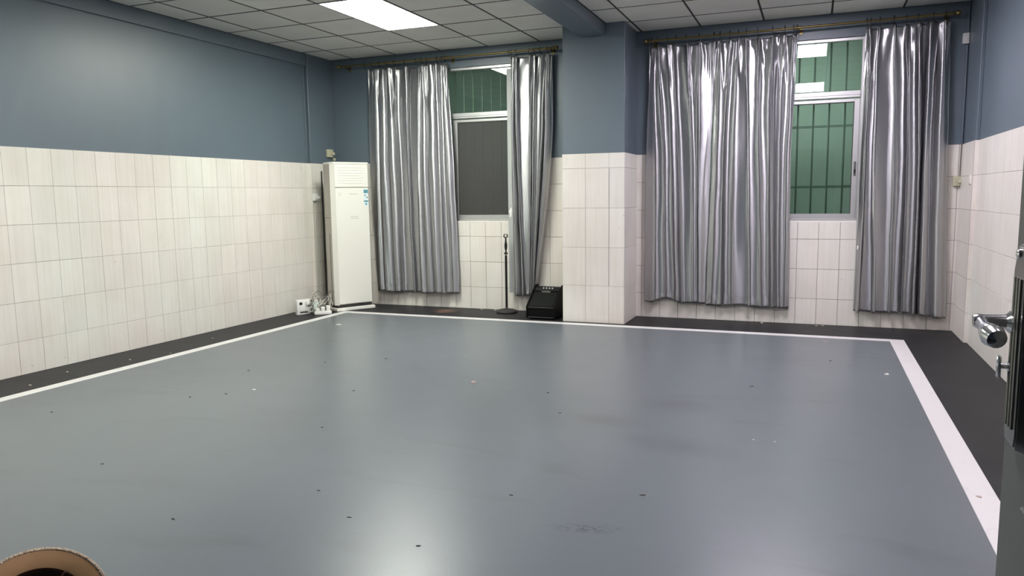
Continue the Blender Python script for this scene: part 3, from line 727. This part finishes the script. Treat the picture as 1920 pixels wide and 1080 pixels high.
s4 = socket_box('wall_socket', (6.888, B - .008, 1.412), 0, (.072, .090, .035), M['cream'], 'cream socket at the lower end of the corner conduit', True)
s5 = socket_box('wall_socket', (R - .033, 7.62, 1.42), -PI / 2, (.086, .086, .012), M['tile'], 'flat painted over socket plate on the right wall tiles', False)
o = tubeo('conduit', [(6.912, B - .012, 1.46), (6.912, B - .012, 1.752)], .010, M['cable_g']); tag(o, 'short grey conduit above the cream corner socket', 'conduit')
o = tubeo('conduit', [(6.908, B - .011, 1.756), (6.909, B - .011, 2.64)], .010, M['paint']); tag(o, 'blue painted conduit below the white junction box in the right corner', 'conduit')
o = tubeo('conduit', [(6.909, B - .011, 2.746), (6.909, B - .011, 3.02)], .010, M['paint']); tag(o, 'blue painted conduit from the white junction box up to the ceiling', 'conduit')
o = tubeo('conduit', spline([(.004, 7.600, 1.756), (.006, 7.598, 2.3), (.006, 7.598, 2.86), (.020, 7.604, 2.884), (.033, 7.61, 2.90)], 6), .0055, M['paint']); tag(o, 'blue painted conduit beside the left corner pilaster', 'conduit')
o = tubeo('cable', spline([(.060, 7.80, 1.66), (.060, 7.80, 1.0), (.060, 7.80, .2), (.075, 7.77, .012)], 8), .009, M['gap_shade']); tag(o, 'black tube standing in for the shadow gap down the corner left of the air conditioner', 'cable')  # dark tube stands in for the shade in the gap beside the cabinet
for k, (dy, fy, fx) in enumerate(((0.0, 7.50, .12), (.018, 7.42, .16))):
    o = tubeo('cable', spline([(.075, 7.66 + dy, 1.31), (.060, 7.665 + dy, 1.15), (.056, 7.66 + dy * 1.5, .8), (.062, 7.64 + dy, .35), (.07, 7.60, .08), (fx, fy, .012)], 8), .003, M['cable_w'])
    tag(o, 'thin white cable hanging from the white wall socket to the floor', 'cable', 'cables hanging from the wall socket')
# extension sockets on the floor
ps = empty('extension_socket', (0.205, 7.13, 0), math.radians(63)); tag(ps, 'white extension socket block standing upright against the left wall', 'extension socket')
boxo('housing', M['plastic'], (-.085, .085, -.028, .028, 0.0, .175), bev=.010, parent=ps, smooth=True, seg=2)
boxo('socket_slot', M['black'], (-.055, -.02, -.031, -.027, .115, .145), bev=.001, parent=ps); boxo('socket_slot', M['black'], (-.05, .045, -.031, -.027, .022, .036), bev=.001, parent=ps)
boxo('socket_plate', M['plastic'], (-.062, .052, -.0325, -.027, .045, .105), bev=.003, parent=ps)
boxo('plug', M['plastic'], (.02, .062, -.060, -.0285, .112, .158), bev=.008, parent=ps)
pa = empty('power_adapter', (0.315, 7.235, 0), math.radians(50)); tag(pa, 'pale green power adapter beside the upright extension socket', 'adapter')
boxo('housing', M['clear'], (-.045, .045, -.035, .035, 0.0, .135), bev=.010, parent=pa, smooth=True, seg=2)
boxo('plug', M['plastic'], (-.022, .022, -.022, .022, .132, .158), bev=.006, parent=pa)
p2 = empty('extension_socket', (0.43, 7.20, 0), math.radians(40)); tag(p2, 'small white extension socket with plugs lying in front of the air conditioner', 'extension socket')
boxo('housing', M['plastic'], (-.095, .095, -.030, .030, 0.0, .040), bev=.009, parent=p2, smooth=True, seg=2)
for k, (x, h_) in enumerate(((-.06, .036), (0.0, .05), (.058, .062))):
    boxo('plug', M['plastic'], (x - .021, x + .021, -.022, .022, .038, .038 + h_), bev=.007, parent=p2)
rnd = random.Random(5)
for k in range(11):
    cx, cy = .26 + .015 * k, 7.20 + .012 * k
    r_ = rnd.uniform(.05, .11); ph = rnd.uniform(0, 6); pts = []; n = rnd.randint(7, 11); hmax = rnd.uniform(.12, .29)
    for i in range(n):
        a = ph + i * rnd.uniform(.7, 1.2)
        px_, py_ = max(.08, cx + r_ * math.cos(a) * rnd.uniform(.6, 1.2)), cy + r_ * math.sin(a) * rnd.uniform(.5, 1.0)
        lim = 7.385 + (.48 - px_) * .59 if px_ < .48 else 7.36          # stay in front of the air conditioner's side
        pts.append((px_, min(py_, lim), max(.010, hmax * rnd.uniform(.25, 1.0) * math.sin(PI * (i + .5) / n))))
    pts[0] = (pts[0][0], pts[0][1], .010); pts[-1] = (pts[-1][0], pts[-1][1], .010)
    dark = k % 3 == 1
    o = tubeo('cable', spline(pts, 8), .0046 if k % 2 else .0036, M['cable_g'] if dark else M['cable_w'])
    if dark: tag(o, 'dark grey cable in the tangle between the extension sockets', 'cable', 'dark cables in the tangle')
    else: tag(o, 'dirty white cable in the tangle between the extension sockets', 'cable', 'white cables in the tangle')

# ------------------------------------------------------------------ the open door at the right edge
door = empty('door', (6.0, FY + .02, 0)); tag(door, 'open grey steel door at the right edge with chrome lever handle', None, None, 'structure'); door.name = 'door_1'
y1d = 1.553 - (FY + .02)
boxo('door_leaf', M['door'], (0.0, .045, 0.0, y1d, .012, 2.08), bev=.0035, parent=door)
bm = bmesh.new(); box(bm, -.006, 0.0, .10, y1d - .155, .15, .82, bev=.004); box(bm, -.006, 0.0, .10, y1d - .155, 1.32, 1.98, bev=.004); link('raised_panel', tomesh(bm), M['door'], door)
ed = y1d
# long escutcheon with tapered ends
bm = bmesh.new()
prof = [(-.050, -.165), (-.040, -.185), (.030, -.185), (.038, -.165), (.038, .115), (.016, .158), (-.028, .158), (-.050, .115)]
yc_, zc_ = y1d - .098, 1.085
a = [bm.verts.new((0.0, yc_ + y, zc_ + z)) for y, z in prof]; b = [bm.verts.new((-.016, yc_ + y * .86, zc_ + z * .97)) for y, z in prof]
bm.faces.new(a); bm.faces.new(b[::-1])
for i in range(len(prof)): bm.faces.new((a[i], a[(i + 1) % 8], b[(i + 1) % 8], b[i]))
bmesh.ops.bevel(bm, geom=[e for e in bm.edges if all(v.co.x < -.01 for v in e.verts)], offset=.003, segments=2, affect='EDGES')
es = link('escutcheon', tomesh(bm, 'e', True), M['steel'], door)
bm = bmesh.new()
for dy in (-.022, -.004, .014): tube(bm, [(-.0165, yc_ + dy, zc_ - .150), (-.0165, yc_ + dy, zc_ + .100)], .0034, 8)
link('ribbed_inlay', tomesh(bm, 'r', True), M['steel'], es)
bm = bmesh.new(); lathe(bm, [(.008, 0), (.008, -.003), (.004, -.0055)], 12, 'X', (-.016, yc_, zc_ + .140)); link('screw', tomesh(bm, 's', True), M['chrome'], es)
yb = y1d - .078
bm = bmesh.new(); lathe(bm, [(.019, -.014), (.019, -.020), (.0125, -.026), (.0115, -.058), (.013, -.066), (.010, -.0735)], 20, 'X', (0, yb, 1.108)); hd = link('handle_neck', tomesh(bm, 'n', True), M['chrome'], door)
lev = [(-.060, 0.012, 1.108), (-.0625, 0.0, 1.108), (-.064, -.022, 1.106), (-.064, -.046, 1.104), (-.063, -.070, 1.102), (-.061, -.092, 1.099), (-.058, -.108, 1.096), (-.056, -.114, 1.095)]
rad = [.006, .011, .0095, .0100, .0145, .0185, .0150, .005]
tubeo('handle_lever', [(x, yb + y, z) for x, y, z in lev], rad, M['chrome'], door, seg=16)
bm = bmesh.new(); lathe(bm, [(.009, -.014), (.009, -.019), (.0045, -.021), (.0045, -.030)], 14, 'X', (0, yb - .004, 1.033)); box(bm, -.036, -.029, yb - .009, yb + .001, 1.012, 1.052, bev=.003)
link('thumb_turn', tomesh(bm, 't', True), M['chrome'], door)
bm = bmesh.new()
for z in (.25, 1.05, 1.85): lathe(bm, [(.008, z - .05), (.008, z + .05)], 12, org=(-.006, -.004, 0))
link('hinge', tomesh(bm, 'h', True), M['steel'], door)

# ------------------------------------------------------------------ the hat at the lower left
hat = empty('hat', (3.630, 1.385, 0.0)); tag(hat, 'tan wide brimmed hat lying tipped up, pale braided edge, dark inside', 'hat')
vdir = Vector((5.669 - 3.630, -1.385, 1.33 - .16)).normalized()
zax = vdir; xax = Vector((0, 0, 1)).cross(zax).normalized(); yax = zax.cross(xax)
HM = Matrix.Identity(3)
for i in range(3): HM[i][0], HM[i][1], HM[i][2] = xax[i], yax[i], zax[i]
def hatpart(name, prof, mt, warp=True, seg=72, cap=False):
    bm = bmesh.new(); lathe(bm, prof, seg, cap=cap)
    for v in bm.verts:
        r = math.hypot(v.co.x, v.co.y); a = math.atan2(v.co.y, v.co.x)
        if r > .09: v.co.z += (r - .09) * (0.22 * math.cos(2 * a + .6) + .08 * math.sin(3 * a))
        v.co.x *= 1.05
        v.co = HM @ v.co + Vector((0, 0, .160))
    return link(name, tomesh(bm, name, True), mt, hat)
br = hatpart('brim', [(.120, -.006), (.127, -.002), (.150, .004), (.172, .006), (.172, .003), (.150, .001), (.126, -.006), (.119, -.010)], M['felt'])
hatpart('crown', [(.1235, -.008), (.118, -.04), (.106, -.085), (.085, -.112), (.001, -.116)], M['straw'])
hatpart('crown_lining', [(.1195, -.006), (.114, -.04), (.101, -.082), (.080, -.107), (.001, -.111)], M['lining_hat'])
hatpart('sweatband', [(.1200, -.004), (.1175, -.012), (.1135, -.034), (.1155, -.036)], M['felt_dark'])
bm = bmesh.new(); tube(bm, [Vector((.1735 * math.cos(a), .1735 * math.sin(a), .0045 + .0012 * math.sin(a * 70))) for a in [2 * PI * i / 200 for i in range(200)]], .0048, 6, True)
for v in bm.verts:
    r = math.hypot(v.co.x, v.co.y); a = math.atan2(v.co.y, v.co.x)
    v.co.z += (r - .09) * (0.22 * math.cos(2 * a + .6) + .08 * math.sin(3 * a)); v.co.x *= 1.05; v.co = HM @ v.co + Vector((0, 0, .160))
link('braided_edge', tomesh(bm, 'b', True), M['straw'], hat)
o = tubeo('chin_cord', [HM @ Vector(c_) + Vector((0, 0, .160)) for c_ in spline([(.02, .010, -.03), (.045, .050, -.012), (.072, .085, .0), (.082, .090, .004), (.086, .086, -.002)], 6)], .0028, M['felt_dark'], hat)

# ------------------------------------------------------------------ litter on the floor
def scrap(name, x, y, s, mt, label, cat, group=None, h=.004, seed=0, zb=.0015, asp=.5):
    r = random.Random(seed * 31 + 5); n = 7; bm = bmesh.new()
    top = [bm.verts.new((s * math.cos(2 * PI * i / n) * r.uniform(.7, 1.1), s * asp * math.sin(2 * PI * i / n) * r.uniform(.6, 1.2), h * r.uniform(.35, 1.0))) for i in range(n)]
    bot = [bm.verts.new((v.co.x, v.co.y, 0.0)) for v in top]; c_ = bm.verts.new((0, 0, h * r.uniform(.8, 1.5)))
    for i in range(n):
        j = (i + 1) % n; bm.faces.new((top[i], top[j], c_)); bm.faces.new((bot[i], bot[j], top[j], top[i]))
    bm.faces.new(bot[::-1])
    o = link(name, tomesh(bm), mt); o.location = (x, y, zb); o.rotation_euler.z = r.uniform(-.4, .4); tag(o, label, cat, group); return o
scrap('paper_scrap', 1.029, 6.638, .034, M['paper'], 'torn white paper scrap near the corner of the white line', 'paper scrap', seed=1)
scrap('paper_scrap', 2.048, 4.134, .022, M['paper'], 'oval white paper scrap on the left of the grey floor', 'paper scrap', seed=2, h=.003)
scrap('wood_chip', 3.440, 4.802, .022, M['leaf'], 'curled pinkish chip in the middle of the grey floor', 'chip', seed=3, h=.014)
scrap('paper_scrap', 6.193, 6.001, .018, M['paper'], 'crumpled white scrap beside the right white line', 'paper scrap', seed=4, h=.010)
scrap('plaster_crumb', 6.372, 3.674, .016, M['leaf'], 'grey crumb lying on the right white line', 'crumb', seed=5, h=.006, zb=.003)
scrap('plaster_crumb', 5.787, 7.188, .020, M['leaf'], 'dusty crumb below the right window near the white line', 'crumb', seed=6, h=.006)
for k, (x, y) in enumerate([(5.401, 4.157), (5.51, 4.157), (3.0, 5.6)]):
    scrap('plaster_crumb', x, y, .006, M['paper'], 'tiny white crumb on the grey floor', 'crumb', 'tiny white crumbs', h=.004, seed=10 + k)
for k, (x, y) in enumerate([(1.202, 3.25), (2.34, 2.666), (1.77, 3.828), (1.944, 3.977), (2.736, 4.34), (2.003, 5.038), (2.404, 5.321), (4.028, 4.724), (3.038, 3.558), (5.304, 5.34),
                            (5.822, 6.368), (4.256, 4.295), (3.209, 2.282), (3.9, 2.55), (4.3, 2.42), (1.6, 4.6), (3.6, 2.75), (4.45, 3.0), (5.0, 3.2)]):
    scrap('grit_speck', x, y, .011 if k % 3 else .016, M['grit'], 'small dark speck of grit on the grey floor', 'speck', 'dark specks of grit', h=.003, seed=20 + k, asp=.35)
for k, (x, y) in enumerate([(0.586, 4.921 - .0), (0.35, 4.6), (0.30, 5.6), (0.25, 4.1), (0.38, 3.7)]):
    scrap('plaster_crumb', x if k else .47, y, .014, M['leaf'], 'pale crumb on the dark strip along the left wall', 'crumb', 'pale crumbs on the dark strip', h=.006, seed=50 + k, zb=0.0)
for k, (x, y) in enumerate([(2.05, 8.06), (2.22, 8.07), (5.2, 8.05), (5.72, 8.04), (5.78, 8.06)]):
    scrap('plaster_crumb', x, y, .016, M['leaf'], 'pale crumb at the foot of the back wall', 'crumb', 'crumbs at the foot of the back wall', h=.007, seed=60 + k, zb=0.0)
